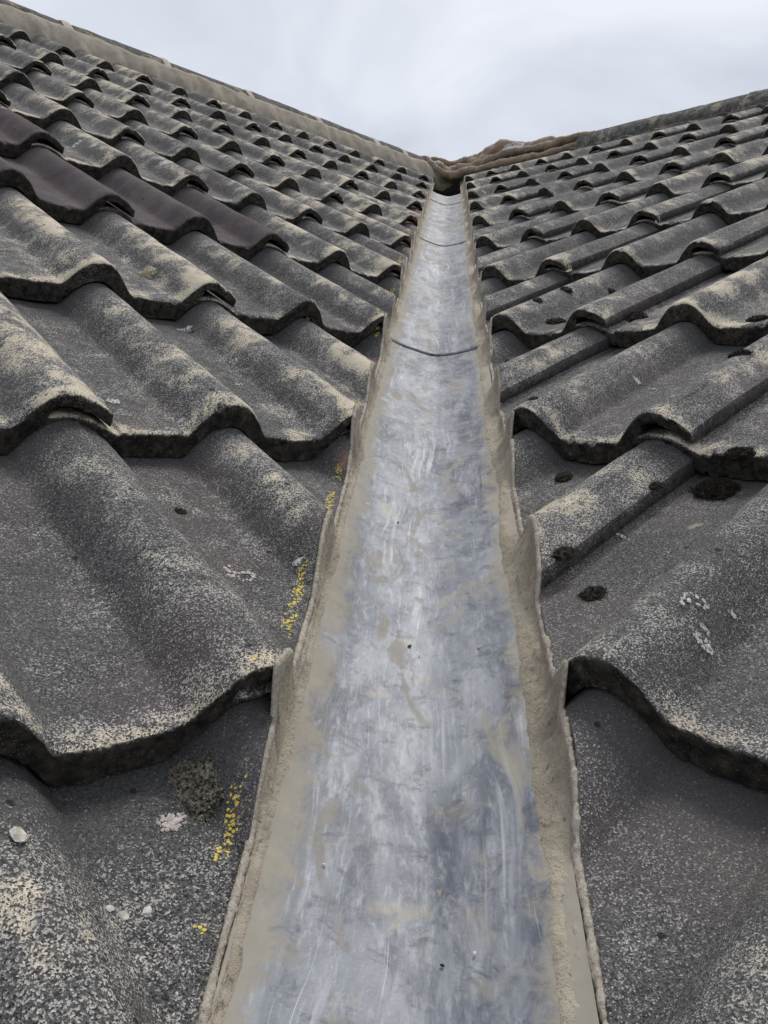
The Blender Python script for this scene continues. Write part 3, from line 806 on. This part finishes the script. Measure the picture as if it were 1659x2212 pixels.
MOSS = [
 (1, 1217, 1034, 36, 22, 'small round black moss tuft in the pan between valley mortar and lapped roll', M_moss, .55, 260),
 (1, 1419, 1075, 28, 20, 'small dark moss tuft between the lapped roll and the largest black cushion', M_moss, .5, 220),
 (1, 1547, 1062, 78, 40, 'largest black moss cushion bulging in the pan of the right hand tiles', M_moss, .42, 1300),
 (1, 1606, 1034, 56, 18, 'ragged black moss wedged under a tile nose beside the largest moss cushion', M_moss, .35, 500),
 (1, 1220, 1222, 46, 28, 'brown black moss tuft close to the valley mortar in an open pan', M_moss, .5, 350),
 (1, 1282, 1288, 50, 36, 'shaggy black moss tuft on the bare pan above the chunky cut tile', M_moss, .6, 420),
 (1, 1153, 865, 24, 14, 'tiny dark moss tuft at the foot of a roll beside the valley', M_moss, .5, 160),
 (1, 1200, 698, 44, 16, 'flat black moss patch in the pan behind the third cut tile nose', M_moss, .4, 240),
 (1, 1369, 689, 50, 20, 'brown black moss patch lodged beside the lap of two tiles', M_moss, .45, 260),
 (1, 1224, 627, 26, 10, 'thin moss streak beneath a lapped tile nose', M_moss, .4, 120),
 (1, 1161, 650, 20, 10, 'speck of dark moss on a pan beside the valley upper course', M_moss, .5, 100),
 (1, 1322, 633, 20, 9, 'small moss fleck in the pan behind a wide roll', M_moss, .5, 100),
 (1, 1596, 768, 44, 12, 'trail of black moss under a nose with white fibres', M_moss, .35, 300),
 (1, 1097, 781, 14, 7, 'pin sized moss fleck on the tile next to the valley mortar', M_moss, .5, 60),
 (1, 1636, 692, 40, 10, 'low moss strip under a tile nose far from the valley', M_moss, .45, 160),
 (0, 425, 1712, 132, 96, 'big grey black moss cushion in the pan beside the yellow chalk flecks', M_moss2, .36, 3200),
 (0, 388, 1108, 26, 14, 'small brown moss shred on the plain pan above the ringed lichen', M_moss, .4, 120),
 (0, 320, 596, 52, 20, 'crusty pale moss lump on a pan below the plum tiles', M_clich, .5, 200),
]
for i, mrec in enumerate(MOSS):
    s, px, py, a, b, lab, mt, h, sp = mrec
    moss(s, px, py, a, b, lab, mt, h, sp, i+3, 0.45 if mt is M_moss2 else 0.8)

def patch(s, px, py, wpx, asp, mat, name, ring=False, sd=0, rot=0.0, lift=0.0008):
    """thin crust that follows the tile, a part of that tile"""
    P, u, v = hit(s, px, py); t = (P-CAM).length; q = SL[s]
    r = 0.5*wpx*t/FPX
    m = math.floor((u-q.ur)/0.30); c = course(s, v)
    uu = (u-q.ur)-0.30*m
    if uu < 0.034: m -= 1
    par = tiles.get((s, c, m))
    if par is None: return
    V = []; F = []; rd_ = random.Random(sd)
    fl = min(0.0018, max(0.0008, r*0.18)); n_ = int(min(420, 2.2*(r*r*asp)/(fl*fl))*(0.75 if ring else 1.0))
    for i in range(n_):
        th = rd_.uniform(0, 2*math.pi)
        e = 1+0.30*mnoise.noise(Vector((math.cos(th)*1.6+sd, math.sin(th)*1.6, 1)))+0.2*mnoise.noise(Vector((math.cos(th)*5+sd, math.sin(th)*5, 4)))
        f = math.sqrt(rd_.random()) if not ring else (1-abs(rd_.gauss(0, 0.13)) if rd_.random() < 0.72 else math.sqrt(rd_.random())*0.9)
        if ring and math.cos(th-sd) > 0.55: continue
        x = math.cos(th)*r*f*e; y = math.sin(th)*r*f*e*asp
        x, y = x*math.cos(rot)-y*math.sin(rot), x*math.sin(rot)+y*math.cos(rot)
        if abs(top_w(s, u+x, v+y)-top_w(s, u, v)) > 0.006+0.35*abs(x): continue
        b0 = len(V); a0 = rd_.uniform(0, 6.3); fr = fl*rd_.uniform(0.5, 1.25)*(1.1-0.4*f)
        V.append(W(s, u+x, v+y, top_w(s, u+x, v+y)+0.0022))
        for j in range(6):
            rr_ = fr*rd_.uniform(0.7, 1.3); X = x+math.cos(a0+j*1.047)*rr_; Y = y+math.sin(a0+j*1.047)*rr_
            V.append(W(s, u+X, v+Y, top_w(s, u+X, v+Y)+0.0010)); F.append((b0, b0+1+j, b0+1+(j+1) % 6))
    o = link(name, mesh(name, V, F, mat), par)
    o.matrix_parent_inverse = par.matrix_world.inverted()
for i, a in enumerate([
 (0, 517, 1240, 64, 1.0, M_plich, 'lichen', True), (0, 640, 1219, 18, .9, M_wlich, 'lichen', False), (0, 504, 781, 17, 1., M_wlich, 'lichen', True),
 (0, 400, 716, 34, .5, M_wlich, 'lichen', False), (0, 246, 870, 32, .7, M_wlich, 'lichen', False), (0, 218, 866, 16, .7, M_wlich, 'lichen', False),
 (0, 358, 352, 24, 1.0, M_wlich, 'lichen', False), (0, 165, 312, 34, .4, M_wlich, 'lichen', False), (0, 370, 1782, 62, .8, M_plich, 'lichen', False),
 (0, 108, 720, 26, .5, M_clich, 'lichen', True), (0, 677, 653, 16, .7, M_wlich, 'lichen', False), (0, 515, 833, 20, .6, M_wlich, 'lichen', False),
 (1, 1500, 1308, 50, 1., M_wlich, 'lichen', True), (1, 1521, 1393, 36, .8, M_wlich, 'lichen', False), (1, 1523, 1366, 18, .8, M_wlich, 'lichen', False), (1, 1584, 1334, 16, .7, M_wlich, 'lichen', False),
 (1, 1377, 826, 16, .8, M_wlich, 'lichen', False), (1, 1408, 842, 15, .8, M_wlich, 'lichen', True), (1, 1341, 1162, 20, .7, M_wlich, 'lichen', True), (1, 1230, 587, 20, .9, M_clich, 'lichen', False),
 (1, 1046, 416, 12, .8, M_clich, 'lichen', False), (1, 1420, 470, 14, .8, M_wlich, 'lichen', False)]):
    patch(*a, sd=i*3+1)

def chip(P, M3, r, name, label, cat, mat, sd, group=None):
    bm = bmesh.new(); bmesh.ops.create_icosphere(bm, subdivisions=2, radius=1.0)
    for x in bm.verts:
        d = x.co.normalized(); k = 1+0.45*mnoise.noise(d*1.3+Vector((sd*3.1, 0, 0)))+0.15*mnoise.noise(d*4+Vector((sd, 1, 0)))
        x.co = Vector((d.x*r*k*1.2, d.y*r*k*0.85, d.z*r*k*0.3))
    me = bpy.data.meshes.new(name); bm.to_mesh(me); bm.free(); me.materials.append(mat)
    o = link(name, me); o.matrix_world = Matrix.Translation(P) @ M3 @ Matrix.Rotation(sd*1.7, 4, 'Z')
    tag(o, label, cat, group)
for i, (s, px, py, w_, lab) in enumerate([
    (0, 36, 1810, 36, 'white stone chip lying on the roll away from the big moss cushion'), (0, 232, 1970, 18, 'grey white flake in the crease of a pan below the big moss cushion'),
    (0, 263, 1985, 22, 'slender white stone sliver in the crease of a pan below the big moss cushion'), (0, 316, 1973, 18, 'thin white splinter on the pan between the crease and the chalk flecks'),
    (1, 1228, 587, 18, 'cream lump of mortar caught beneath a lapped tile nose'), (1, 1530, 438, 22, 'cream mortar crumb on a tile of the slope with moss')]):
    P, u, v = hit(s, px, py); t = (P-CAM).length; M = surf_frame(s, u, v); M3 = M.to_3x3().to_4x4()
    chip(P+M3.col[2].to_3d()*0.002, M3, 0.5*w_*t/FPX, 'stone_chip', lab, 'stone', M_stone, i+1, 'stone chips on the tiles')
for i, (px, py, w_) in enumerate([(885, 1398, 8), (1033, 1401, 6), (906, 1418, 5), (955, 2090, 8), (1025, 2062, 7), (700, 1870, 6), (860, 1130, 5), (940, 990, 4)]):
    P = lead_hit(px, py); t = (P-CAM).length
    chip(P+Vector((0, 0, 0.001)), Matrix.Rotation(math.radians(20), 4, 'X'), 0.5*w_*t/FPX, 'grit', 'tiny crumb of mortar grit lying on the lead', 'grit', M_stone if i % 3 else M_moss, i+30, 'mortar crumbs on the lead')
